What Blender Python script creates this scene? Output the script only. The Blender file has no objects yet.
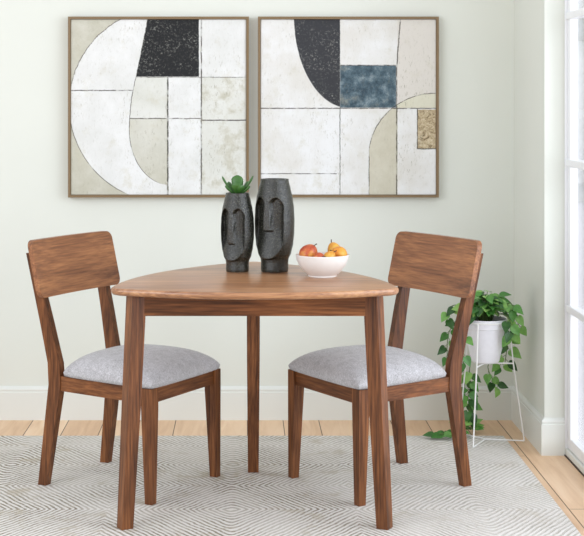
import bpy, bmesh, math, random
from mathutils import Vector, Matrix
R = math.radians
rnd = random.Random(7)
SC = bpy.context.scene
COL = SC.collection

# ------------------------------------------------------------------ camera
CAM_D, CAM_H, FPX, VX, VY = 6.04, 1.31, 1450.0, 243.0, 105.0
cd = bpy.data.cameras.new('camera')
cam = bpy.data.objects.new('camera', cd); COL.objects.link(cam)
cam.location = (0, -CAM_D, CAM_H)
cam.rotation_euler = (R(90), 0, 0)
cd.sensor_fit = 'HORIZONTAL'; cd.sensor_width = 36
cd.lens = FPX/584*36
cd.shift_x = (292-VX)/584
cd.shift_y = -(268-VY)/584
cd.clip_end = 200
SC.camera = cam

# ------------------------------------------------------------------ light
SC.view_settings.view_transform = 'Standard'
SC.view_settings.look = 'None'
SC.view_settings.exposure = 0.09
SC.view_settings.gamma = 1
SC.view_settings.use_curve_mapping = False
w = bpy.data.worlds.new('sky'); SC.world = w; w.use_nodes = True
bg = w.node_tree.nodes['Background']
bg.inputs[0].default_value = (0.955, 0.96, 1.0, 1)
bg.inputs[1].default_value = 0.97

def area(name, loc, target, sx, sy, power, color):
    l = bpy.data.lights.new(name, 'AREA'); l.shape = 'RECTANGLE'
    l.size = sx; l.size_y = sy; l.energy = power; l.color = color
    o = bpy.data.objects.new(name, l); COL.objects.link(o)
    o.location = loc
    o.rotation_euler = (Vector(target)-Vector(loc)).to_track_quat('-Z', 'Y').to_euler()
    return o
area('door_daylight', (2.5, -3.1, 1.6), (0.0, -1.5, 0.7), 3.4, 2.4, 112, (0.84, 0.91, 1.0))
area('room_fill', (-2.7, -4.4, 1.9), (0.5, -0.3, 0.6), 2.6, 2.2, 66, (0.86, 0.92, 1.0))  # soft fill added from the front left, not a visible source

# ------------------------------------------------------------------ helpers
def s2l(*c):
    o = []
    for v in c:
        v /= 255.0
        o.append(v/12.92 if v <= .04045 else ((v+.055)/1.055)**2.4)
    return (o[0], o[1], o[2], 1)

class NT:
    """small node-building helper"""
    def __init__(s, name, rough=.6, spec=.5):
        s.m = bpy.data.materials.new(name); s.m.use_nodes = True
        s.t = s.m.node_tree; s.n = s.t.nodes; s.b = s.n['Principled BSDF']
        s.b.inputs['Roughness'].default_value = rough
        s.b.inputs['Specular IOR Level'].default_value = spec
    def node(s, t): return s.n.new(t)
    def put(s, sock, v):
        if hasattr(v, 'is_output') or isinstance(v, bpy.types.NodeSocket): s.t.links.new(v, sock)
        else: sock.default_value = v
    def math(s, op, a, b=None, c=None, clamp=False):
        n = s.node('ShaderNodeMath'); n.operation = op; n.use_clamp = clamp
        s.put(n.inputs[0], a)
        if b is not None: s.put(n.inputs[1], b)
        if c is not None: s.put(n.inputs[2], c)
        return n.outputs[0]
    def add(s, a, b): return s.math('ADD', a, b)
    def sub(s, a, b): return s.math('SUBTRACT', a, b)
    def mul(s, a, b): return s.math('MULTIPLY', a, b)
    def mn(s, a, b): return s.math('MINIMUM', a, b)
    def mx(s, a, b): return s.math('MAXIMUM', a, b)
    def smooth(s, v, lo, hi, a=0., b=1.):
        n = s.node('ShaderNodeMapRange'); n.interpolation_type = 'SMOOTHSTEP'
        s.put(n.inputs[0], v)
        for i, x in ((1, lo), (2, hi), (3, a), (4, b)): s.put(n.inputs[i], x)
        return n.outputs[0]
    def coord(s, scale=(1, 1, 1), loc=(0, 0, 0), rot=(0, 0, 0), kind='Object'):
        tc = s.node('ShaderNodeTexCoord'); mp = s.node('ShaderNodeMapping')
        s.t.links.new(tc.outputs[kind], mp.inputs[0])
        mp.inputs['Scale'].default_value = scale; mp.inputs['Location'].default_value = loc
        mp.inputs['Rotation'].default_value = rot
        return mp.outputs[0]
    def noise(s, vec, scale=5., detail=4., rough=.55, dist=0.):
        n = s.node('ShaderNodeTexNoise')
        s.t.links.new(vec, n.inputs['Vector'])
        n.inputs['Scale'].default_value = scale; n.inputs['Detail'].default_value = detail
        n.inputs['Roughness'].default_value = rough; n.inputs['Distortion'].default_value = dist
        return n.outputs['Fac']
    def ramp(s, f, stops):
        n = s.node('ShaderNodeValToRGB'); s.put(n.inputs[0], f)
        e = n.color_ramp.elements
        while len(e) < len(stops): e.new(.5)
        for k, (p, c) in enumerate(stops): e[k].position = p; e[k].color = c
        return n.outputs[0]
    def mix(s, f, a, b, mode='MIX'):
        n = s.node('ShaderNodeMix'); n.data_type = 'RGBA'; n.blend_type = mode
        s.put(n.inputs[0], f); s.put(n.inputs[6], a); s.put(n.inputs[7], b)
        return n.outputs[2]
    def sep(s, vec):
        n = s.node('ShaderNodeSeparateXYZ'); s.t.links.new(vec, n.inputs[0]); return n.outputs
    def color(s, c): s.put(s.b.inputs['Base Color'], c)
    def bump(s, h, strength=.3, dist=.002):
        n = s.node('ShaderNodeBump'); s.put(n.inputs['Height'], h)
        n.inputs['Strength'].default_value = strength; n.inputs['Distance'].default_value = dist
        s.t.links.new(n.outputs[0], s.b.inputs['Normal'])

def plain(name, col, rough=.5, spec=.5, metal=0.):
    m = NT(name, rough, spec); m.color(col); m.b.inputs['Metallic'].default_value = metal
    return m.m

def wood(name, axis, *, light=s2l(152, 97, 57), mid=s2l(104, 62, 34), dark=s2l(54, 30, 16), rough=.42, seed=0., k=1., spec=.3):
    m = NT(name, rough, spec)
    sc = [26*k, 26*k, 26*k]; sc[axis] = 2.2*k
    v = m.coord(tuple(sc), (seed, seed*1.7, seed*.6))
    n1 = m.noise(v, 1.0, 5, .6, .6)
    sc2 = [170, 170, 170]; sc2[axis] = 7
    n2 = m.noise(m.coord(tuple(sc2), (seed, seed, seed)), 1.0, 3, .6)
    sc3 = [4, 4, 4]; sc3[axis] = 1.6
    n3 = m.noise(m.coord(tuple(sc3), (seed*3, 0, seed)), 1.0, 3, .5)
    f = m.add(m.add(m.mul(n1, .44), m.mul(n2, .44)), m.mul(n3, .17))
    m.color(m.ramp(f, [(.38, dark), (.52, mid), (.68, light)]))
    m.bump(n2, .15, .001)
    return m.m

def link(name, bm, mat, parent=None, smooth=False, loc=None):
    me = bpy.data.meshes.new(name)
    bmesh.ops.recalc_face_normals(bm, faces=bm.faces[:])
    bm.to_mesh(me); bm.free()
    if smooth:
        for p in me.polygons: p.use_smooth = True
    if smooth == 'auto':
        me.set_sharp_from_angle(angle=R(35))
    o = bpy.data.objects.new(name, me); COL.objects.link(o)
    if mat: me.materials.append(mat)
    if parent is not None: o.parent = parent
    if loc: o.location = loc
    return o

def tag(o, label, cat, group=None, kind=None):
    o['label'] = label; o['category'] = cat
    if group: o['group'] = group
    if kind: o['kind'] = kind
    return o

def thing(name, label, cat, loc=(0, 0, 0), rotz=0., group=None, kind=None):
    o = bpy.data.objects.new(name, None); COL.objects.link(o)
    o.location = loc; o.rotation_euler = (0, 0, rotz); o.empty_display_size = .05
    return tag(o, label, cat, group, kind)

def struct(o): o['kind'] = 'structure'; return o

def box(bm, lo, hi, bev=0., seg=2):
    x0, y0, z0 = lo; x1, y1, z1 = hi
    vs = [bm.verts.new(p) for p in ((x0,y0,z0),(x1,y0,z0),(x1,y1,z0),(x0,y1,z0),(x0,y0,z1),(x1,y0,z1),(x1,y1,z1),(x0,y1,z1))]
    fs = [bm.faces.new([vs[i] for i in q]) for q in ((3,2,1,0),(4,5,6,7),(0,1,5,4),(1,2,6,5),(2,3,7,6),(3,0,4,7))]
    if bev:
        es = list({e for f in fs for e in f.edges})
        bmesh.ops.bevel(bm, geom=es, offset=bev, segments=seg, affect='EDGES', profile=.5)
    return bm

def loft(bm, rings, bev=0., caps=True):
    """rings: lists of equal numbers of points; long edges get bevelled"""
    vr = [[bm.verts.new(p) for p in r] for r in rings]
    n = len(vr[0]); fs = []
    for a, b in zip(vr, vr[1:]):
        for i in range(n):
            fs.append(bm.faces.new((a[i], a[(i+1) % n], b[(i+1) % n], b[i])))
    if caps:
        fs.append(bm.faces.new(vr[0][::-1])); fs.append(bm.faces.new(vr[-1]))
    if bev:
        es = [e for e in {e for f in fs for e in f.edges}
              if len(e.link_faces) == 2 and e.calc_face_angle(0) > .5]
        bmesh.ops.bevel(bm, geom=es, offset=bev, segments=2, affect='EDGES', profile=.5)
    return bm

def rect(cx, cy, z, hx, hy, rot=0.):
    c, s = math.cos(rot), math.sin(rot)
    return [(cx+c*a-s*b, cy+s*a+c*b, z) for a, b in ((-hx,-hy),(hx,-hy),(hx,hy),(-hx,hy))]

def tube(bm, pts, r, n=8, r1=None, closed=False):
    pts = [Vector(p) for p in pts]; m = len(pts)
    rings = []; prev = None
    for i, p in enumerate(pts):
        a = pts[(i-1) % m] if (closed or i > 0) else p
        b = pts[(i+1) % m] if (closed or i < m-1) else p
        t = (b-a).normalized()
        u = prev if prev else (Vector((0,0,1)) if abs(t.z) < .9 else Vector((1,0,0)))
        u = (u - t*u.dot(t)).normalized(); prev = u
        v = t.cross(u)
        rr = r if r1 is None else r+(r1-r)*i/(m-1)
        rings.append([bm.verts.new(p+u*rr*math.cos(2*math.pi*k/n)+v*rr*math.sin(2*math.pi*k/n)) for k in range(n)])
    pr = list(zip(rings, rings[1:]))
    if closed: pr.append((rings[-1], rings[0]))
    for a, b in pr:
        for k in range(n): bm.faces.new((a[k], a[(k+1) % n], b[(k+1) % n], b[k]))
    if not closed:
        bm.faces.new(rings[0][::-1]); bm.faces.new(rings[-1])
    return bm

def lathe(bm, prof, n=40, cx=0., cy=0.):
    rings = []
    for r, z in prof:
        if r < 1e-6: rings.append([bm.verts.new((cx, cy, z))])
        else: rings.append([bm.verts.new((cx+r*math.cos(2*math.pi*k/n), cy+r*math.sin(2*math.pi*k/n), z)) for k in range(n)])
    for a, b in zip(rings, rings[1:]):
        for k in range(n):
            k2 = (k+1) % n
            if len(a) == 1 and len(b) == 1: continue
            if len(a) == 1: bm.faces.new((a[0], b[k], b[k2]))
            elif len(b) == 1: bm.faces.new((a[k], a[k2], b[0]))
            else: bm.faces.new((a[k], a[k2], b[k2], b[k]))
    return bm

def interp(tbl, t):
    for (a, va), (b, vb) in zip(tbl, tbl[1:]):
        if t <= b:
            k = (t-a)/(b-a); k = k*k*(3-2*k)*.5+k*.5
            return va+(vb-va)*k
    return tbl[-1][1]

def sm(x, a, b):
    t = max(0., min(1., (x-a)/(b-a))); return t*t*(3-2*t)

def at(px, py, y):
    """a point of the room at depth y seen at this place of the photograph"""
    s = FPX/(CAM_D+y)
    return Vector(((px-VX)/s, y, CAM_H-(py-VY)/s))

# ------------------------------------------------------------------ materials
m = NT('wall_paint', .85, .2)
n = m.noise(m.coord(), 3, 3, .5)
m.color(m.mix(n, s2l(219, 222, 213), s2l(224, 227, 218)))
m.bump(m.noise(m.coord(), 180, 2, .5), .04, .001)
M_WALL = m.m
M_TRIM = plain('trim_paint', s2l(224, 227, 221), .5, .4)
M_DOOR = plain('door_white_paint', s2l(240, 242, 244), .35, .5)
M_SILLDARK = plain('dark_sill_line', s2l(70, 55, 45), .7)

# floor boards
BW = .1483
m = NT('oak_floor_boards', .45, .35)
X, Y, Z = m.sep(m.coord())
bx = m.math('DIVIDE', m.sub(X, 1.056), BW)
bi = m.math('FLOOR', bx); fr = m.math('FRACT', bx)
wn = m.node('ShaderNodeTexWhiteNoise'); wn.noise_dimensions = '1D'; m.put(wn.inputs['W'], bi)
rv = wn.outputs['Value']
yy = m.add(Y, m.mul(rv, 1.7))
by = m.math('DIVIDE', m.add(yy, .35), 3.6); fy = m.math('FRACT', by)
cx_ = m.node('ShaderNodeCombineXYZ')
m.put(cx_.inputs[0], m.add(m.mul(X, 22.), m.mul(rv, 40.))); m.put(cx_.inputs[1], m.mul(Y, 2.2)); m.put(cx_.inputs[2], m.mul(bi, 3.7))
g = m.noise(cx_.outputs[0], 1., 5, .6, .8)
col = m.ramp(g, [(.3, s2l(222, 190, 156)), (.55, s2l(238, 211, 180)), (.75, s2l(245, 222, 195))])
tint = m.ramp(rv, [(0., s2l(236, 224, 212)), (1., s2l(255, 250, 244))])
col = m.mix(1., col, tint, 'MULTIPLY')
edge = m.mn(m.mn(fr, m.sub(1., fr)), m.mul(m.mn(fy, m.sub(1., fy)), 24.))
gap = m.smooth(edge, .006, .016, 1., 0.)
m.color(m.mix(gap, col, s2l(92, 62, 40)))
m.bump(m.sub(m.mul(g, .15), gap), .5, .002)
M_FLOOR = m.m

# rug
m = NT('woven_rug', .95, .1)
v = m.coord()
X, Y, Z = m.sep(v)
wob = m.mul(m.sub(m.noise(v, 9, 3, .6), .5), .022)
PX, PY = .80, .58
def tri(c, off, per):
    f = m.math('FRACT', m.math('DIVIDE', m.add(c, off), per))
    return m.mul(m.math('ABSOLUTE', m.sub(f, .5)), per)
u_ = tri(X, .437, PX); w_ = tri(Y, .29+1.36, PY)
# rounded concentric lozenges
uu = m.math('SQRT', m.add(m.mul(u_, u_), .0003)); ww = m.math('SQRT', m.add(m.mul(w_, w_), .00001))
dd = m.add(m.add(m.mul(uu, .82), m.mul(ww, .55)), wob)
st = m.math('FRACT', m.math('DIVIDE', dd, .0172))
line = m.smooth(m.math('ABSOLUTE', m.sub(st, .5)), .14, .30, 1., 0.)
brk = m.smooth(m.noise(v, 95, 3, .6), .36, .56)
fade = m.smooth(m.noise(v, 3.2, 4, .6, .4), .36, .62)
fade2 = m.smooth(m.noise(m.coord(loc=(5, 3, 0)), 5.5, 6, .75, .3), .53, .66)
base = m.mix(m.noise(v, 160, 2, .6), s2l(214, 210, 203), s2l(232, 229, 225))
lc = m.mix(fade, s2l(160, 151, 134), s2l(136, 127, 109))
side = m.smooth(X, .15, .75, 1., .5)  # pattern weaker to the right: window brightness painted into the rug colour
lf = m.mul(m.mul(line, side), m.add(.5, m.mul(m.mul(brk, fade), .5)))
c = m.mix(lf, base, lc)
c = m.mix(m.mul(m.mul(fade2, side), .6), c, s2l(180, 170, 150))
m.color(c)
m.bump(m.sub(m.mul(m.noise(v, 300, 2, .6), .5), line), .6, .004)
M_RUG = m.m

M_LEGW = wood('walnut_vertical_grain', 2)
M_RAILX = wood('walnut_grain_along_x', 0, seed=3.)
M_RAILY = wood('walnut_grain_along_y', 1, seed=5.)
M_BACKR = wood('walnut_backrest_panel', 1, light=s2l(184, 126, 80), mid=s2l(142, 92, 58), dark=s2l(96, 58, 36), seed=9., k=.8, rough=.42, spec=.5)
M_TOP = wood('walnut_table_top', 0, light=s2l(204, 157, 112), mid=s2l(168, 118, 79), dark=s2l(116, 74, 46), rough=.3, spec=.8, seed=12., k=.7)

m = NT('light_grey_upholstery', .95, .1)
v = m.coord()
n1 = m.noise(v, 520, 2, .7); n2 = m.noise(v, 240, 3, .6); n3 = m.noise(v, 40, 3, .6)
f = m.add(m.mul(n1, .45), m.add(m.mul(n2, .4), m.mul(n3, .15)))
m.color(m.ramp(f, [(.34, s2l(136, 134, 134)), (.5, s2l(184, 183, 185)), (.64, s2l(220, 219, 222))]))
m.bump(n1, .5, .002)
m.b.inputs['Sheen Weight'].default_value = .2
M_FABRIC = m.m

m = NT('hammered_black_ceramic', .27, .65)
v = m.coord()
vo = m.node('ShaderNodeTexVoronoi'); m.put(vo.inputs['Vector'], v); vo.inputs['Scale'].default_value = 300
n1 = m.noise(v, 300, 3, .7)
m.color(m.ramp(n1, [(.38, s2l(20, 21, 17)), (.56, s2l(38, 39, 32)), (.72, s2l(104, 104, 90))]))
m.bump(vo.outputs['Distance'], .45, .002)
M_VASE = m.m
M_VASEIN = plain('dark_vase_inside', s2l(28, 27, 25), .8)
M_BOWL = plain('matt_white_bowl_ceramic', s2l(238, 236, 232), .35, .4)
m = NT('white_flower_pot_glaze', .55, .35)
m.color(m.mix(m.noise(m.coord(), 60, 3, .6), s2l(232, 232, 237), s2l(243, 243, 248)))
M_POT = m.m
M_WIRE = plain('white_coated_wire', s2l(244, 244, 242), .4, .4)
M_SOIL = plain('potting_soil', s2l(52, 38, 28), .95)
M_STEM = plain('green_vine_stem', s2l(92, 120, 62), .6)
M_STALK = plain('brown_fruit_stalk', s2l(72, 46, 28), .7)

def leafmat(name, a, b, c):
    m = NT(name, .38, .5)
    gm = m.node('ShaderNodeNewGeometry')
    f = m.add(m.mul(gm.outputs['Random Per Island'], .75), m.mul(m.noise(m.coord(), 60, 3, .5), .3))
    m.color(m.ramp(f, [(.15, a), (.5, b), (.85, c)]))
    m.b.inputs['Subsurface Weight'].default_value = 0.
    return m.m
M_LEAF = leafmat('pothos_leaf', s2l(34, 78, 30), s2l(76, 140, 56), s2l(150, 198, 104))
M_SUCC = leafmat('jade_leaf', s2l(20, 48, 18), s2l(34, 72, 28), s2l(62, 108, 44))
m = NT('door_glass', .02, .5)
tr = m.node('ShaderNodeBsdfTransparent'); gl = m.node('ShaderNodeBsdfGlossy'); gl.inputs['Roughness'].default_value = .02
fz = m.node('ShaderNodeFresnel'); fz.inputs[0].default_value = 1.25
mxs = m.node('ShaderNodeMixShader')
m.t.links.new(m.mul(fz.outputs[0], .5), mxs.inputs[0]); m.t.links.new(tr.outputs[0], mxs.inputs[1]); m.t.links.new(gl.outputs[0], mxs.inputs[2])
m.t.links.new(mxs.outputs[0], m.n['Material Output'].inputs[0])
M_GLASS = m.m
m = NT('pale_terrace_paving', .9, .1)
m.color(m.mix(m.noise(m.coord(), 2, 4, .6), s2l(240, 238, 244), s2l(248, 247, 252)))  # near-white colour carries the overexposed daylight outdoors
M_TERR = m.m
m = NT('overexposed_foliage', .9, .1)
m.color(m.ramp(m.noise(m.coord(), 3, 5, .7), [(.35, s2l(232, 238, 232)), (.65, s2l(248, 250, 247))]))  # greenery whitened: outdoor overexposure put into its colour
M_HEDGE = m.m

# ------------------------------------------------------------------ the room
XW = 1.129          # right wall surface
bm = bmesh.new(); box(bm, (-4.2, -8.0, -.12), (1.25, 0.0, 0.0))
struct(link('floor', bm, M_FLOOR))
bm = bmesh.new(); box(bm, (-4.2, 0.0, -.12), (1.25, .16, 2.9))
struct(link('wall_back', bm, M_WALL))
bm = bmesh.new()
box(bm, (XW, -.61, 0.), (1.25, 0., 2.9)); box(bm, (XW, -4.545, 2.5), (1.25, -.61, 2.9)); box(bm, (XW, -8., 0.), (1.25, -4.545, 2.9))
struct(link('wall_right', bm, M_WALL))

def skirt(bm, a, b, nrm, z1=.1445):
    """moulded baseboard from a to b, protruding along nrm"""
    a = Vector(a); b = Vector(b); n_ = Vector(nrm)
    prof = [(0, 0), (.014, 0), (.014, .115), (.011, .118), (.011, .122), (.0125, .125), (.011, .131), (.006, .135), (.005, .137), (.003, .1395), (0, .1395)]
    ra = [bm.verts.new((a.x+n_.x*p, a.y+n_.y*p, z)) for p, z in prof]
    rb = [bm.verts.new((b.x+n_.x*p, b.y+n_.y*p, z)) for p, z in prof]
    for i in range(len(prof)):
        j = (i+1) % len(prof); bm.faces.new((ra[i], ra[j], rb[j], rb[i]))
    bm.faces.new(ra); bm.faces.new(rb[::-1])
bm = bmesh.new(); skirt(bm, (-4.2, 0), (XW, 0), (0, -1)); struct(link('baseboard_back', bm, M_TRIM, smooth='auto'))
bm = bmesh.new()
skirt(bm, (XW, 0), (XW, -.61), (-1, 0))
# return along the front of the wall end, mitred at the outer corner
prof = [(0, 0), (.014, 0), (.014, .115), (.011, .118), (.011, .122), (.0125, .125), (.011, .131), (.006, .135), (.005, .137), (.003, .1395), (0, .1395)]
ra = [bm.verts.new((XW-p, -.61-p, z)) for p, z in prof]; rb = [bm.verts.new((1.2025, -.61-p, z)) for p, z in prof]
rc = [bm.verts.new((XW-p, -.61, z)) for p, z in prof]
for q0, q1 in ((ra, rb), (rc, ra)):
    for i in range(len(prof)):
        j = (i+1) % len(prof); bm.faces.new((q0[i], q0[j], q1[j], q1[i]))
bm.faces.new(rb[::-1])
struct(link('baseboard_right', bm, M_TRIM, smooth='auto'))

# glazed door in the right wall
d = thing('door_1', 'white glazed garden door with horizontal glazing bars in the right wall', 'door', (1.24, -1.6, 0), kind='structure')
def dpart(name, boxes, mat, bev=.003):
    bm = bmesh.new()
    for lo, hi in boxes:
        box(bm, (lo[0]-1.24, lo[1]+1.6, lo[2]), (hi[0]-1.24, hi[1]+1.6, hi[2]), bev)
    return link(name, bm, mat, d)
WX = 1.25
dpart('door_frame', [((1.203, -.622, 0.), (WX-.002, -.612, 2.5)), ((1.203, -4.543, 0.), (WX-.002, -4.507, 2.5)), ((1.203, -4.507, 2.455), (WX-.002, -.622, 2.498))], M_DOOR, .002)
dpart('threshold', [((1.2035, -4.507, .004), (WX-.002, -.622, .028))], M_TRIM)
dpart('sill_line', [((1.2, -4.507, .0005), (1.2035, -.615, .0045))], M_SILLDARK, 0)  # thin dark line along the foot of the door
for y1 in (-.6235, -1.593, -2.563, -3.533):  # leaves past the first are unseen, added to let in more light
    y0 = y1-.966
    dpart('stile', [((1.212, y1-.043, .03), (1.2405, y1, 2.45))], M_DOOR)
    dpart('stile', [((1.212, y0, .03), (1.2405, y0+.043, 2.45))], M_DOOR)
    dpart('rail', [((1.2125, y0+.043, .03), (1.240, y1-.043, .072))], M_DOOR)
    dpart('rail', [((1.2125, y0+.043, 2.36), (1.240, y1-.043, 2.45))], M_DOOR)
    for z in (.552, 1.094, 1.642, 2.187):
        dpart('glazing_bar', [((1.2055, y0+.002, z-.014), (1.2395, y1-.001, z+.014))], M_DOOR, .004)
    dpart('glass', [((1.234, y0+.04, .07), (1.237, y1-.04, 2.37))], M_GLASS, 0)

# outside
bm = bmesh.new(); box(bm, (1.25, -8., -.2), (14., 30., -.1)); tag(link('terrace', bm, M_TERR), 'pale sunlit paving outside the glazed door', 'terrace', kind='structure')
bm = bmesh.new()
for i in range(90):
    px_, pz_ = rnd.uniform(2.8, 8.6), rnd.uniform(.2, 5.2)
    r_ = rnd.uniform(.35, .8)
    mt = Matrix.Translation((px_, 15.2+rnd.uniform(-.5, .6), pz_)) @ Matrix.Scale(r_, 4)
    bmesh.ops.create_icosphere(bm, subdivisions=3, radius=1., matrix=mt)
for v_ in bm.verts:
    v_.co += Vector((rnd.uniform(-.02, .02), rnd.uniform(-.02, .02), rnd.uniform(-.02, .02)))
box(bm, (2.6, 15., -.1), (8.8, 16., 2.))
tag(link('garden_foliage', bm, M_HEDGE), 'overexposed blurred mass of garden greenery seen through the upper door panes', 'greenery', kind='stuff')

# ------------------------------------------------------------------ rug
bm = bmesh.new(); box(bm, (-2.05, -3.1, .0005), (1.028, -.318, .0055), .002)
tag(link('area_rug', bm, M_RUG), 'ivory woven area rug with faded grey lozenge line pattern under the table', 'rug')

# ------------------------------------------------------------------ table
TC = Vector((.0365, -1.338, 0))
t = thing('dining_table', 'three-legged walnut dining table with rounded triangular top', 'table', (TC.x, TC.y, .006))
Z0 = .006
def tri_outline(r_mid, r_tip, rc, npt=22, nc=9):
    rcn = r_tip-rc; a = r_mid-rc
    # arc centre distance c : rcn^2+c^2+rcn*c=(a+c)^2
    c = (rcn*rcn-a*a)/(2*a-rcn); Rr = a+c+rc
    pts = []
    for k in range(3):
        dmid = R(270+120*k)               # direction of the side's middle
        cen = Vector((-math.cos(dmid)*c, -math.sin(dmid)*c))
        i0 = Vector((math.cos(dmid-R(60))*rcn, math.sin(dmid-R(60))*rcn)); i1 = Vector((math.cos(dmid+R(60))*rcn, math.sin(dmid+R(60))*rcn))
        a0 = math.atan2(*(i0-cen).yx); a1 = math.atan2(*(i1-cen).yx)
        if a1 < a0: a1 += 2*math.pi
        for j in range(npt+1):
            an = a0+(a1-a0)*j/npt; pts.append((cen.x+Rr*math.cos(an), cen.y+Rr*math.sin(an)))
        # corner arc to the next side
        dm2 = dmid+R(120); cen2 = Vector((-math.cos(dm2)*c, -math.sin(dm2)*c)); b1 = math.atan2(*(i1-cen2).yx)
        while b1 < a1: b1 += 2*math.pi
        for j in range(1, nc):
            an = a1+(b1-a1)*j/nc; pts.append((i1.x+rc*math.cos(an), i1.y+rc*math.sin(an)))
    return pts
def scaled(pts, off):
    out = []
    n = len(pts)
    for i in range(n):
        a = Vector(pts[i-1]); b = Vector(pts[(i+1) % n]); tt = (b-a).normalized()
        out.append((pts[i][0]-tt.y*off*-1, pts[i][1]+tt.x*off*-1))
    return out
ol = tri_outline(.365, .505, .052)
bm = bmesh.new(); rings = []
for off, z in ((-.016, .725), (-.006, .7275), (-.001, .733), (0., .739), (-.001, .744), (-.004, .7475), (-.008, .7485)):
    rings.append([(x, y, z-Z0) for x, y in scaled(ol, off)])
loft(bm, rings)
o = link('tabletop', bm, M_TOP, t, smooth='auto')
LEGS = []
for k in range(3):
    an = R(90+120*k); ca, sa = math.cos(an), math.sin(an)
    bm = bmesh.new()
    loft(bm, [rect(ca*.462, sa*.462, 0., .019, .019, an), rect(ca*.4395, sa*.4395, .40, .0225, .0225, an), rect(ca*.423, sa*.423, .7255-Z0, .0235, .0235, an)], .004)
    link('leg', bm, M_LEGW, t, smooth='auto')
    LEGS.append((ca, sa))
for k in range(3):
    dm = R(270+120*k); ca, sa = math.cos(dm), math.sin(dm)
    # side apron running between two legs; mesh built along local x then turned
    bm = bmesh.new(); box(bm, (-.345, -.012, .658-Z0), (.345, .010, .7245-Z0), .0015)
    o = link('apron', bm, M_RAILX, t, smooth=False)
    o.location = (ca*.212, sa*.212, 0); o.rotation_euler = (0, 0, dm+R(90))

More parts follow.
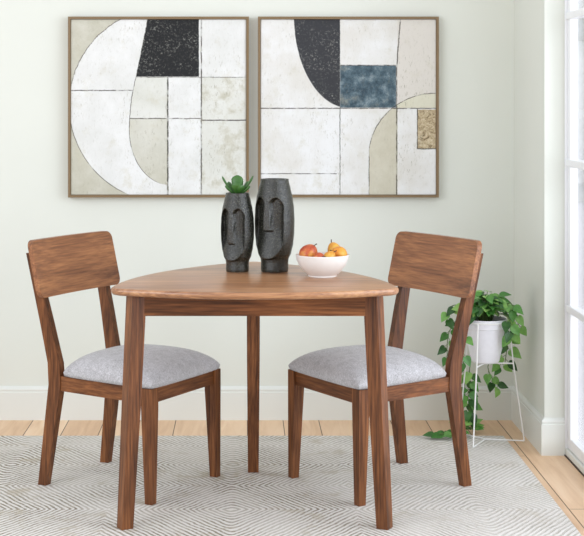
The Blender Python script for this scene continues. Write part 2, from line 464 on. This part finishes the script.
# ------------------------------------------------------------------ chairs
def make_chair(loc, heading, label):
    c = thing('dining_chair', label, 'chair', loc, heading, 'walnut dining chairs at the table')
    # seat cushion
    bm = bmesh.new(); N = 40; grid = []
    for i in range(N+1):
        row = []
        for j in range(N+1):
            u = -1+2*i/N; v = -1+2*j/N
            uu = math.copysign(abs(math.sin(u*math.pi/2)), u); vv = math.copysign(abs(math.sin(v*math.pi/2)), v)
            sx = uu*math.sqrt(1-.10*vv**4); sy = vv*math.sqrt(1-.10*uu**4)
            hw = .189+.040*(uu+1)/2
            x = .041+sx*.204; y = sy*hw
            fz = (max(0, 1-abs(uu)**2.6)**.42)*(max(0, 1-abs(vv)**2.8)**.42)
            row.append((x, y, fz))
        grid.append(row)
    top = [[bm.verts.new((x, y, .397-Z0+.074*f)) for x, y, f in row] for row in grid]
    bot = [[bm.verts.new((x*.985, y*.985, .3845-Z0)) for x, y, f in row] for row in grid]
    for i in range(N):
        for j in range(N):
            bm.faces.new((top[i][j], top[i+1][j], top[i+1][j+1], top[i][j+1]))
            bm.faces.new((bot[i][j], bot[i][j+1], bot[i+1][j+1], bot[i+1][j]))
    for i in range(N):
        for a, b in (((i, 0), (i+1, 0)), ((i+1, N), (i, N)), ((0, i+1), (0, i)), ((N, i), (N, i+1))):
            bm.faces.new((top[a[0]][a[1]], bot[a[0]][a[1]], bot[b[0]][b[1]], top[b[0]][b[1]]))
    link('seat_cushion', bm, M_FABRIC, c, smooth=True)['label'] = 'light grey upholstered seat cushion'
    for s in (-1, 1):
        # front leg
        bm = bmesh.new()
        loft(bm, [rect(.221, s*.204, 0, .0135, .0135), rect(.214, s*.199, .31, .0205, .0205), rect(.214, s*.199, .383-Z0, .0205, .0205)], .003)
        link('leg', bm, M_LEGW, c, smooth='auto')
        # rear leg sweeping up into the back post
        pts = [(-.232, .182, 0, .0165), (-.205, .176, .20, .0215), (-.187, .170, .345, .0255), (-.191, .171, .42, .0245), (-.222, .179, .56, .0205), (-.279, .191, .80-Z0, .0140)]
        bm = bmesh.new()
        loft(bm, [rect(x, s*y, z, hx, .0140) for x, y, z, hx in pts], .003)
        link('leg', bm, M_LEGW, c, smooth='auto')
        bm = bmesh.new()
        loft(bm, [[(x, s*(y+q), z) for q, z in ((-.010, .333-Z0), (.010, .333-Z0), (.010, .383-Z0), (-.010, .383-Z0))] for x, y in ((-.170, .170), (.195, .206))], .0015)
        link('side_rail', bm, M_RAILX, c)
    bm = bmesh.new(); box(bm, (.207, -.180, .333-Z0), (.227, .180, .383-Z0), .0015); link('front_rail', bm, M_RAILY, c)
    bm = bmesh.new(); box(bm, (-.195, -.157, .333-Z0), (-.175, .157, .383-Z0), .0015); link('rear_rail', bm, M_RAILY, c)
    # curved backrest panel with rounded corners
    W2, z0, z1, x0, x1, rc = .235, .652, .846, -.211, -.257, .026
    bm = bmesh.new(); nx, nz = 28, 12
    H = (z1-z0)/2
    def pt(a, b, off):
        y = a*W2; zz = b*H
        # pull corners in
        dx = abs(y)-(W2-rc); dz = abs(zz)-(H-rc)
        if dx > 0 and dz > 0:
            m_ = max(dx, dz); l = math.hypot(dx, dz)
            k_ = m_/l
            y = math.copysign(W2-rc+dx*k_, y); zz = math.copysign(H-rc+dz*k_, zz)
        tz = (zz+H)/(2*H)
        x = x0+(x1-x0)*tz - .014*(1-(y/W2)**2)
        return (x+off, y, z0+(z1-z0)*tz-Z0)
    A = sorted(set([-1, 1]+[-1+2*i/nx for i in range(nx+1)]+[s_*(1-rc/W2*q) for s_ in (-1, 1) for q in (.2, .4, .6, .8, 1.)]))
    B = sorted(set([-1, 1]+[-1+2*i/nz for i in range(nz+1)]+[s_*(1-rc/H*q) for s_ in (-1, 1) for q in (.2, .4, .6, .8, 1.)]))
    F = [[bm.verts.new(pt(a, b, .010)) for b in B] for a in A]
    K = [[bm.verts.new(pt(a, b, -.010)) for b in B] for a in A]
    na, nb = len(A)-1, len(B)-1
    for i in range(na):
        for j in range(nb):
            bm.faces.new((F[i][j], F[i+1][j], F[i+1][j+1], F[i][j+1])); bm.faces.new((K[i][j], K[i][j+1], K[i+1][j+1], K[i+1][j]))
    rim = [(i, 0) for i in range(na)]+[(na, j) for j in range(nb)]+[(i, nb) for i in range(na, 0, -1)]+[(0, j) for j in range(nb, 0, -1)]
    for q in range(len(rim)):
        a, b = rim[q], rim[(q+1) % len(rim)]
        bm.faces.new((F[a[0]][a[1]], K[a[0]][a[1]], K[b[0]][b[1]], F[b[0]][b[1]]))
    es = [e for e in bm.edges if len(e.link_faces) == 2 and e.calc_face_angle(0) > 1.2]
    bmesh.ops.bevel(bm, geom=es, offset=.002, segments=2, affect='EDGES', profile=.5)
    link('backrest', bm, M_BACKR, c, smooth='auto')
    return c
make_chair((-.3915, -1.012, Z0), R(-30), 'walnut chair with grey seat, left of the table, facing right')
make_chair((.4705, -1.026, Z0), R(210), 'walnut chair with grey seat, right of the table, in front of the trailing plant')

# ------------------------------------------------------------------ pictures
def canvas_base(name):
    m = NT(name, .85, .15)
    v = m.coord()
    X, Y, Z = m.sep(v)
    px = m.mul(X, 241.5); py = m.mul(Z, -241.5)
    wob = m.mul(m.sub(m.noise(v, 45, 4, .7), .5), 1.6)
    return m, v, m.add(px, wob), m.add(py, wob)
def lt(m, v, c, soft=.35):      # 1 where v < c
    return m.smooth(m.sub(v, c), -soft, soft, 1., 0.)
def gt(m, v, c, soft=.35): return m.smooth(m.sub(v, c), -soft, soft, 0., 1.)
def AND(m, *a):
    r = a[0]
    for b in a[1:]: r = m.mul(r, b)
    return r
def lerp(f, a, b): return m.add(a, m.mul(f, m.sub(b, a)))
def ell(m, px, py, cx, cy, a, b):
    """normalised radius"""
    dx = m.math('DIVIDE', m.sub(px, cx), a); dy = m.math('DIVIDE', m.sub(py, cy), b)
    return m.math('SQRT', m.add(m.mul(dx, dx), m.mul(dy, dy)))
def ln(m, dist, wd=.55, soft=.35): return m.smooth(m.math('ABSOLUTE', dist), wd-soft, wd+soft, 1., 0.)

def finish(m, v, c, lines, darkmask, strip=0.):
    worn = m.smooth(m.noise(v, 26, 3, .6), .34, .52)
    lines = m.mul(lines, m.add(.3, m.mul(worn, .7)))
    c = m.mix(m.mul(lines, .9), c, s2l(58, 52, 42))
    light = m.sub(1., darkmask)
    # rubbed grey-green patches, fine scratches and pits in the pale paint
    pa = m.smooth(m.noise(m.coord((1, 1, .6)), 7, 4, .65, .5), .50, .68)
    pa = m.mx(pa, strip)
    sc = m.smooth(m.noise(m.coord((1, 1, .35), (2, 0, 1)), 120, 5, .8), .54, .66)
    c = m.mix(m.mul(m.mul(sc, m.add(.22, m.mul(pa, .75))), m.mul(light, .8)), c, s2l(150, 146, 126))
    st = m.smooth(m.noise(m.coord((1, 1, 1), (4, 0, 3)), 11, 5, .7), .52, .75)
    c = m.mix(m.mul(m.mul(st, light), .5), c, s2l(196, 192, 172))
    # rubbed-through specks gathered in clusters on the dark paint
    cl = m.smooth(m.noise(m.coord((1, 1, 1), (1, 0, 7)), 13, 4, .7), .42, .66)
    sp = m.smooth(m.noise(v, 110, 5, .8), .53, .62)
    c = m.mix(m.mul(m.mul(m.mul(sp, m.add(.15, cl)), darkmask), .7), c, s2l(150, 150, 144))
    m.color(c); m.bump(m.sub(m.noise(v, 60, 4, .7), m.mul(lines, .6)), .35, .003)
    return m.m

# left picture (coordinates in photo pixels from its own centre 158.5, 107)
m, v, px, py = canvas_base('abstract_canvas_left')
cl = m.smooth(m.noise(v, 6, 5, .6), .3, .7)
white = m.mix(cl, s2l(216, 217, 213), s2l(229, 230, 228))
ivory = m.mix(cl, s2l(208, 209, 200), s2l(221, 222, 216))
beige = m.mix(m.noise(v, 14, 5, .7), s2l(172, 169, 148), s2l(214, 213, 202))
circ = ell(m, px, py, 7.8, -2, 97.3, 97.3)
dcirc = m.sub(m.mul(m.sub(circ, 1.), 97.3), gt(m, px, 0., 2.))
dcirc = lerp(gt(m, px, -5., 1.), dcirc, -20.)
c = m.mix(gt(m, dcirc, 0), white, beige)
# the inner curve: x position as a function of y
yq = m.sub(23., py)
c_up = m.add(m.mul(m.mul(yq, yq), .00237), -29.2)
c_lin = m.add(-22.3, m.mul(m.sub(-31., py), .2))

is_top = lt(m, py, -31., .2); is_low = gt(m, py, 23., .2)
e2 = m.math('DIVIDE', m.sub(py, 23.), 55.); 
c_low = m.sub(11.5, m.mul(m.math('SQRT', m.mx(m.sub(1., m.mul(e2, e2)), 0.)), 40.7))
cxx = lerp(is_low, lerp(is_top, c_up, c_lin), c_low)
dcur = m.sub(px, cxx)
right_of = gt(m, dcur, 0)
c = m.mix(AND(m, right_of, gt(m, py, -30.3), lt(m, py, 11.3), lt(m, px, 9.2)), c, ivory)
c = m.mix(AND(m, right_of, gt(m, py, 11.3), lt(m, py, 77.5), lt(m, px, 9.2)), c, m.mix(gt(m, py, 55., 30.), m.mix(.4, beige, ivory), beige))
c = m.mix(AND(m, gt(m, px, 42.8), gt(m, py, -30.)), c, m.mix(m.smooth(m.noise(v, 12, 5, .7), .45, .65), ivory, beige))
c = m.mix(AND(m, gt(m, px, 9.2), lt(m, px, 42.8), gt(m, py, -30.)), c, white)
blk = AND(m, right_of, lt(m, px, 40.4), lt(m, py, -30.4))
c = m.mix(blk, c, s2l(44, 45, 46))
L = ln(m, dcirc, .35)
for q in (m.mul(ln(m, dcur, .35), lt(m, py, 78.)),
          m.mul(ln(m, m.sub(px, 9.2), .8), gt(m, py, -30.)),
          m.mul(ln(m, m.sub(px, 42.8), .65), gt(m, py, -90.)),
          m.mul(ln(m, m.sub(py, -29.8), .3), gt(m, px, -22.)),
          m.mul(ln(m, m.sub(py, -16.6), .5), m.mul(lt(m, dcur, 0), gt(m, px, -88.))),
          m.mul(ln(m, m.sub(py, 11.5), .45), m.mul(right_of, lt(m, px, 42.8))),
          m.mul(ln(m, m.sub(py, 13.2), .6), gt(m, px, 42.8))):
    L = m.mx(L, q)
sx_ = m.math('ABSOLUTE', m.sub(px, 26.))
M_ART1 = finish(m, v, c, L, blk, m.mul(m.mul(m.smooth(sx_, 8., 18.), lt(m, sx_, 20., 3.)), m.mul(gt(m, py, -25.), .9)))

# right picture (centre 348.5, 107)
m, v, px, py = canvas_base('abstract_canvas_right')
cl = m.smooth(m.noise(v, 5, 5, .6), .3, .7)
white = m.mix(cl, s2l(214, 212, 205), s2l(229, 230, 229))
beige = m.mix(m.noise(v, 14, 5, .7), s2l(184, 178, 156), s2l(214, 211, 196))
yel = m.mix(cl, s2l(206, 203, 180), s2l(214, 212, 194))
tan = m.ramp(m.noise(v, 34, 6, .8, 2.), [(.36, s2l(84, 68, 50)), (.47, s2l(176, 158, 126)), (.66, s2l(216, 204, 176))])
c = m.mix(m.mul(gt(m, px, 49.), lt(m, py, 1.)), white, s2l(214, 210, 202))
e1 = ell(m, px, py, .5, -92, 55, 93.)
d1 = m.mul(m.sub(e1, 1.), 60.)
blk = AND(m, lt(m, d1, 0), lt(m, px, -8.3), lt(m, py, .6))
arc = ell(m, px, py, 88.5, 48, 67.7, 62.)
below = gt(m, py, 48., .2)
da = m.add(m.mul(m.mul(m.sub(arc, 1.), 64.), m.sub(1., below)), m.mul(m.sub(20.8, px), below))
c = m.mix(AND(m, lt(m, da, 0), lt(m, px, 49.2), gt(m, py, 1.)), c, beige)
c = m.mix(AND(m, lt(m, da, 0), gt(m, px, 48.), lt(m, py, 1.)), c, yel)
c = m.mix(blk, c, s2l(62, 63, 66))
blue = m.ramp(m.noise(v, 22, 6, .75), [(.36, s2l(56, 72, 82)), (.52, s2l(84, 103, 113)), (.68, s2l(134, 150, 156))])
bl = AND(m, gt(m, px, -8.2), lt(m, px, 47.8), gt(m, py, -41.7), lt(m, py, .6))
c = m.mix(bl, c, blue)
sq = AND(m, gt(m, px, 69.1), gt(m, py, 2.5), lt(m, py, 41.5))
c = m.mix(sq, c, tan)
slx = m.sub(px, m.add(48.4, m.mul(m.mn(m.add(py, 41.), 0.), -.08)))
L = m.mul(ln(m, da, .4), gt(m, px, 20.))
for q in (ln(m, m.sub(py, 1.3), .5), ln(m, slx, .55),
          m.mul(ln(m, m.sub(px, -8.3), .4), gt(m, py, 0.)),
          m.mul(ln(m, m.sub(py, 66.7), .4), lt(m, px, -11.5)),
          m.mul(ln(m, m.sub(px, 69.1), .5), m.mul(gt(m, py, 1.), lt(m, py, 42.))),
          m.mul(ln(m, m.sub(py, 41.8), .5), gt(m, px, 69.)),
          m.mul(ln(m, m.sub(py, -41.9), .5), m.mul(gt(m, px, -8.), lt(m, px, 48.)))):
    L = m.mx(L, q)
M_ART2 = finish(m, v, c, L, m.mx(blk, m.mul(bl, .25)))
M_FRAME = plain('bronze_brown_picture_frame', s2l(126, 104, 74), .45, .4)

def picture(cx, cz, mat, label):
    p = thing('wall_art', label, 'picture', (cx, -.0385, cz), 0, None)
    h = .3745; tk = .0105
    bm = bmesh.new()
    outer = [(-h, -h), (h, -h), (h, h), (-h, h)]; hi = h-tk; inner = [(-hi, -hi), (hi, -hi), (hi, hi), (-hi, hi)]
    lay = [[(x, y, z) for x, z in q] for q, y in ((outer, .0), (inner, .0), (inner, .037), (outer, .037))]
    V = [[bm.verts.new(q) for q in r] for r in lay]
    for a in range(4):
        b = (a+1) % 4
        for i in range(4):
            j = (i+1) % 4; bm.faces.new((V[a][i], V[a][j], V[b][j], V[b][i]))
    link('picture_frame', bm, M_FRAME, p)['label'] = 'bronze brown floater frame'
    bm = bmesh.new(); g_ = .0010
    box(bm, (-hi+g_, .007, -hi+g_), (hi-g_, .034, hi-g_), .001)
    link('canvas', bm, mat, p)
    return p
picture(-.350, 1.3015, M_ART1, 'framed abstract canvas with a black block and large pale arc, above the left chair')
picture(.4365, 1.3015, M_ART2, 'framed abstract canvas with a dark grey quarter curve and blue rectangle')

# ------------------------------------------------------------------ vases
def vase(cx, cy, Rm, H, label, nose_len=.44):
    t_ = thing('face_vase', label, 'vase', (cx, cy, .749), R(-117), 'dark vases on the table')
    prof = [(0, .67), (.03, .69), (.10, .685), (.135, .70), (.2, .83), (.3, .93), (.42, .985), (.55, 1.), (.68, .975), (.8, .90), (.9, .80), (.97, .715), (1., .70)]
    bm = bmesh.new(); NT_, NZ = 200, 190; rings = []
    for j in range(NZ+1):
        tz = j/NZ; r = Rm*interp(prof, tz); ring = []
        for i in range(NT_):
            ph = -math.pi+2*math.pi*i/NT_
            q = r*math.cos(ph); w_ = r*math.sin(ph)
            if math.cos(ph) > 0:
                wn_ = abs(w_)/Rm
                W = .76
                # chin : half ellipse below .42
                if tz < .50:
                    e = ((wn_/W)**2.7+((.50-tz)/.355)**2.7)**(1/2.7); ms = 1-sm(e, .975, 1.025)
                else:
                    ms = 1-sm(wn_/W, .975, 1.025)
                top_ = .80-.55*max(0., (abs(wn_-.42)))**2*1.3
                ms *= 1-sm(tz, top_-.012, top_+.010)
                nose = (1-sm(wn_, .13+.05*sm(tz, .8, .45), .17+.05*sm(tz, .8, .45)))*sm(tz, nose_len-.012, nose_len+.008)
                Rf = Rm*.985
                off = Rm*(.02+.37*sm(tz, .14, .50))
                qf = math.sqrt(max(Rf*Rf-w_*w_, 0.))-off
                qn = qf+(q+.02*Rm-qf)*.92
                qq = qf+(qn-qf)*nose
                q = q+(qq-q)*ms
            ring.append(bm.verts.new((q, w_, tz*H)))
        rings.append(ring)
    # rim and inside
    rt = Rm*.70
    for r_, z_ in ((rt-.004, H+.0006), (rt-.007, H-.001), (rt-.008, H-.02), (rt-.004, H-.06)):
        rings.append([bm.verts.new((r_*math.cos(-math.pi+2*math.pi*i/NT_), r_*math.sin(-math.pi+2*math.pi*i/NT_), z_)) for i in range(NT_)])
    for a, b in zip(rings, rings[1:]):
        for i in range(NT_):
            k = (i+1) % NT_; bm.faces.new((a[i], a[k], b[k], b[i]))
    bm.faces.new(rings[0][::-1]); bm.faces.new(rings[-1])
    link('vase_body', bm, M_VASE, t_, smooth=True)
    return t_
SV = Vector((-.0187, -1.145, .749)); TV = Vector((.1066, -1.145, .749))
vase(SV.x, SV.y, .0565, .2645, 'shorter black ceramic face vase holding a succulent', .36)
vase(TV.x, TV.y, .0675, .3115, 'taller empty black ceramic face vase next to the bowl', .45)

# succulent in the short vase
s_ = thing('succulent', 'small green jade succulent growing out of the shorter face vase', 'plant', (SV.x, SV.y, .749+.259))
def fat_leaf(bm, base, d, up, L_, W_, T_):
    d = Vector(d).normalized(); up = Vector(up); side = d.cross(up).normalized(); nn = side.cross(d).normalized()
    prof = [(0, .16), (.15, .30), (.35, .62), (.6, .95), (.8, 1.), (.92, .75), (1., .2)]
    rings = []
    for t2, w2 in prof:
        c0 = Vector(base)+d*L_*t2+nn*(L_*.18*t2*t2)
        rings.append([c0+side*(W_*w2*math.cos(a))+nn*(T_*(w2**.6)*math.sin(a)) for a in [2*math.pi*k/10 for k in range(10)]])
    loft(bm, rings)
for az, el, L_, W_ in ((182, 44, .064, .0095), (-4, 44, .066, .0095), (-160, 30, .040, .010), (-20, 28, .040, .010), (-95, 82, .056, .0185), (-100, 55, .038, .0165),
                       (80, 70, .048, .016), (35, 40, .048, .011), (140, 42, .045, .011), (-60, 45, .034, .013)):
    bm = bmesh.new()
    a, e = R(az), R(el)
    fat_leaf(bm, (.008*math.cos(a), .008*math.sin(a), .0), (math.cos(a)*math.cos(e), math.sin(a)*math.cos(e), math.sin(e)), (0, 0, 1), L_*1.15, W_*1.08, .0042)
    o = link('leaf', bm, M_SUCC, s_, smooth=True)
bm = bmesh.new(); tube(bm, [(0, 0, -.03), (0, 0, .012)], .009); link('stem', bm, M_STEM, s_, smooth='auto')
bm = bmesh.new(); lathe(bm, [(0, -.012), (.0315, -.012), (.0315, -.010), (0, -.006)], 32); link('soil', bm, M_SOIL, s_)

# ------------------------------------------------------------------ bowl with fruit
BX, BY, BZ = .2600, -1.288, .749
b = thing('fruit_bowl', 'round white ceramic bowl filled with pears on the table', 'bowl', (BX, BY, BZ))
prof = [(0, .006), (.040, .006), (.0415, 0.), (.046, 0.), (.047, .005), (.062, .018), (.077, .037), (.085, .056), (.0875, .070), (.0868, .0715), (.0855, .070), (.082, .056), (.072, .036), (.055, .018), (.035, .010), (0, .009)]
bm = bmesh.new(); lathe(bm, prof, 64); link('bowl_body', bm, M_BOWL, b, smooth='auto')
def pearmat(name, a, b_, c_):
    m = NT(name, .42, .45)
    v = m.coord()
    f = m.add(m.mul(m.noise(v, 22, 3, .5), .75), m.mul(m.noise(v, 130, 2, .6), .25))
    m.color(m.ramp(f, [(.36, a), (.5, b_), (.64, c_)]))
    return m.m
P_RED = pearmat('red_pear_skin', s2l(160, 62, 38), s2l(190, 92, 52), s2l(212, 150, 70))
P_ORG = pearmat('orange_pear_skin', s2l(196, 96, 34), s2l(214, 136, 42), s2l(224, 172, 66))
P_YEL = pearmat('yellow_pear_skin', s2l(196, 112, 40), s2l(216, 156, 56), s2l(214, 180, 82))
def pear(loc, rr, elong, tilt, mat, label, g_='pears in the bowl'):
    p = thing('pear', label, 'fruit', loc, 0, g_)
    p.rotation_euler = tilt
    prof = []
    for k in range(17):
        a = math.pi*k/16
        x = rr*math.sin(a); z = -rr*math.cos(a)
        if z > 0: x *= 1-.30*(z/rr)*elong; z *= 1+.32*elong
        if k == 16: z -= .002
        prof.append((x, z))
    prof[-1] = (0, prof[-1][1]-.002)
    bm = bmesh.new(); lathe(bm, prof, 28); link('pear_flesh', bm, mat, p, smooth=True)
    zt = prof[-1][1]
    bm = bmesh.new(); tube(bm, [(0, 0, zt-.003), (.001, 0, zt+.006), (.004, .001, zt+.013)], .0013, 6, .0018)
    link('stalk', bm, M_STALK, p, smooth=True)
def inb(px, py, y): return at(px, py, y)
pear(inb(308.3, 254.0, -1.285), .0305, .45, (R(8), R(34), 0), P_RED, 'large red-orange pear at the left side of the white bowl')
pear(inb(319.0, 258.0, -1.330), .0185, .4, (R(50), R(60), 0), P_RED, 'small red pear low at the front of the white bowl')
pear(inb(329.5, 257.0, -1.332), .0190, .5, (R(10), R(40), R(10)), P_YEL, 'small yellow pear at the front centre of the white bowl')
pear(inb(339.0, 254.5, -1.290), .0270, .35, (R(15), R(-70), R(20)), P_ORG, 'orange-yellow pear at the right side of the white bowl')
pear(inb(334.5, 250.5, -1.232), .0240, .6, (R(-5), R(-22), 0), P_YEL, 'golden pear with upright stalk behind, topmost in the white bowl')

# ------------------------------------------------------------------ plant stand, pot and trailing plant
PC = Vector((.943, -.396, 0))
ps = thing('plant_stand', 'white wire tripod plant stand in the right corner', 'plant stand', (PC.x, PC.y, 0))
wr = .0028
angs = [R(-5), R(-117), R(124)]
def feet_z(k): return .0098 if k == 1 else .0060
ZS = .306
for k, a in enumerate(angs):
    ca, sa = math.cos(a), math.sin(a)
    bm = bmesh.new(); tube(bm, [(ca*.150, sa*.150, feet_z(k)), (ca*.108, sa*.108, ZS), (ca*.091, sa*.091, .470)], wr)
    link('leg', bm, M_WIRE, ps, smooth='auto')
    bm = bmesh.new(); tube(bm, [(ca*.150, sa*.150, feet_z(k)), (0, 0, .0098)], wr); link('base_rod', bm, M_WIRE, ps, smooth='auto')
    bm = bmesh.new(); tube(bm, [(ca*.108, sa*.108, ZS), (0, 0, ZS)], wr); link('shelf_rod', bm, M_WIRE, ps, smooth='auto')
bm = bmesh.new(); tube(bm, [(.091*math.cos(2*math.pi*k/40), .091*math.sin(2*math.pi*k/40), .470) for k in range(40)], wr, closed=True)
link('hoop', bm, M_WIRE, ps, smooth='auto')

pt_ = thing('flower_pot', 'white plant pot standing in the wire stand', 'pot', (PC.x, PC.y, ZS+.003))
prof = [(0, 0), (.046, 0), (.054, .006), (.066, .06), (.0745, .130), (.0755, .134), (.0805, .136), (.0825, .168), (.0815, .171), (.0775, .170), (.0765, .150), (0, .148)]
bm = bmesh.new(); lathe(bm, prof, 56); link('pot_body', bm, M_POT, pt_, smooth='auto')
bm = bmesh.new(); lathe(bm, [(0, .1490), (.0745, .1490), (.0745, .1535), (.03, .160), (0, .161)], 32); link('soil', bm, M_SOIL, pt_, smooth='auto')

pl = thing('trailing_plant', 'green trailing vine plant spilling from the white pot down to the floor', 'plant', (PC.x, PC.y, ZS+.16))
PO = Vector((PC.x, PC.y, ZS+.16))
leaves = bmesh.new(); stems = bmesh.new()
def heart(bm, base, d, nrm, L_, W_):
    d = Vector(d).normalized(); nrm = Vector(nrm); side = d.cross(nrm).normalized(); nn = side.cross(d).normalized()
    prof = [(-.06, .26), (.0, .62), (.12, .92), (.28, 1.), (.45, .88), (.62, .64), (.8, .34), (.92, .13), (1., .0)]
    curl = rnd.uniform(.05, .22); fold = rnd.uniform(.12, .32)
    rows = []
    for i, (t2, w2) in enumerate(prof):
        tt = t2 if i else 0.04
        mid = Vector(base)+d*L_*max(t2, .04)-nn*(L_*curl*t2*t2)
        e = Vector(base)+d*L_*t2-nn*(L_*curl*t2*t2)
        hw = W_*.5*w2
        l2 = e+side*hw+nn*hw*fold; r2 = e-side*hw+nn*hw*fold
        l1 = (mid+l2)/2+nn*hw*.05; r1 = (mid+r2)/2+nn*hw*.05
        rows.append([bm.verts.new(q-PO) for q in (l2, l1, mid, r1, r2)] if w2 > 0 else [bm.verts.new(mid-PO)])
    for a, b2 in zip(rows, rows[1:]):
        if len(b2) == 1:
            for k in range(4): bm.faces.new((a[k], a[k+1], b2[0]))
        else:
            for k in range(4): bm.faces.new((a[k], a[k+1], b2[k+1], b2[k]))
def vine(pts, n, L0=.045, L1=.05, start=0., face=(-.1, -1, .25), spread=.8):
    pts = [Vector(p) for p in pts]
    # smooth the path
    P = []
    for i in range(len(pts)-1):
        p0 = pts[max(i-1, 0)]; p1 = pts[i]; p2 = pts[i+1]; p3 = pts[min(i+2, len(pts)-1)]
        for k in range(8):
            t2 = k/8
            P.append(.5*((2*p1)+(p2-p0)*t2+(2*p0-5*p1+4*p2-p3)*t2**2+(3*p1-p0-3*p2+p3)*t2**3))
    P.append(pts[-1])
    tube(stems, [p-PO for p in P], .0017, 5)
    for k in range(n):
        f = start+(1-start)*(k+.6)/n
        i = min(int(f*(len(P)-1)), len(P)-2); p = P[i]; tg = (P[i+1]-P[i]).normalized()
        s = 1 if k % 2 else -1
        L_ = rnd.uniform(L0, L1)
        sd = Vector((s*rnd.uniform(.3, 1.)*spread, rnd.uniform(-.7, .1), rnd.uniform(-.9, .0)))
        dirv = (sd+tg*.35).normalized()
        q = p+dirv*.018
        q.z = max(q.z, .02)
        tube(stems, [p-PO, q-PO], .0011, 4)
        nr = Vector(face)+Vector((rnd.uniform(-.5, .5), rnd.uniform(-.3, .3), rnd.uniform(-.3, .6)))
        if q.z < .05:
            dirv.z = abs(dirv.z)*.2; nr = Vector((rnd.uniform(-.3, .3), -.6, 1.)); 
        elif q.z-L_ < .012: dirv.z = max(dirv.z, -.1)
        heart(leaves, q, dirv, nr, L_, L_*rnd.uniform(.66, .82))
top = Vector((PC.x, PC.y, ZS+.16))
# crown
for i in range(120):
    a = rnd.uniform(0, 2*math.pi); rr_ = rnd.uniform(.01, .088)
    h_ = .095*(1-(rr_/.13)**2)*rnd.uniform(.4, 1.15)+.012
    p = top+Vector((math.cos(a)*rr_+.004, math.sin(a)*rr_*.9, h_))
    tube(stems, [top-PO+Vector((math.cos(a)*.02, math.sin(a)*.02, -.004)), (top-PO)*.5+(p-PO)*.5+Vector((0, 0, .02)), p-PO], .0013, 4)
    dv = Vector((math.cos(a)*.9, math.sin(a)*.9-.2, rnd.uniform(-.9, .15)))
    nr = Vector((math.cos(a)*.4, math.sin(a)*.4-.6, .8))+Vector((rnd.uniform(-.4, .4), rnd.uniform(-.4, .4), 0))
    L_ = rnd.uniform(.036, .056)
    heart(leaves, p, dv, nr, L_, L_*rnd.uniform(.62, .8))
# vines, in room coordinates read from the photograph at the plant's own depth
def A(*l): return [at(x, y, z) for x, y, z in l]
vine(A((500, 312, -.40), (510, 303, -.44), (517, 316, -.45), (518, 330, -.45)), 7, start=.2)
vine(A((498, 314, -.43), (507, 316, -.48), (511, 328, -.48), (512, 334, -.48)), 5, start=.3)
vine(A((500, 316, -.36), (506, 325, -.28), (507, 345, -.29), (505, 362, -.30)), 6, .048, .058, start=.3)
vine(A((478, 312, -.40), (466, 306, -.36), (452, 306, -.33), (446, 318, -.33)), 6, start=.25)
vine(A((476, 314, -.38), (462, 316, -.30), (450, 330, -.28), (447, 348, -.28), (448, 358, -.28)), 8, .04, .048, start=.3)
vine(A((476, 316, -.42), (466, 326, -.49), (463, 345, -.50), (464, 362, -.48)), 5, .038, .046, start=.3)
vine(A((480, 318, -.34), (472, 340, -.28), (470, 365, -.26), (468, 392, -.26), (470, 415, -.25), (471, 430, -.25)), 20, .040, .052, start=.42, spread=.8)
vine(A((476, 318, -.36), (464, 345, -.27), (464, 370, -.25), (465, 395, -.24), (462, 418, -.23), (460, 428, -.23)), 14, .040, .050, start=.42, spread=.8)
vine(A((488, 318, -.30), (490, 345, -.27), (489, 362, -.27), (488, 368, -.27), (492, 378, -.27), (499, 386, -.27)), 5, .042, .05, start=.62)
vine(A((490, 318, -.30), (496, 345, -.27), (499, 358, -.27), (501, 364, -.27)), 3, .040, .046, start=.75)
vine(A((470, 419, -.25), (472, 428, -.24), (474, 431, -.25)), 4, .034, .042)
vine([at(468, 420, -.26), Vector((.875, -.29, .03)), Vector((.84, -.33, .024)), Vector((.80, -.36, .026)), Vector((.762, -.37, .024))], 13, .044, .056, start=.2)
link('foliage', leaves, M_LEAF, pl, smooth=True)
o = link('vine_stem', stems, M_STEM, pl, smooth=True)
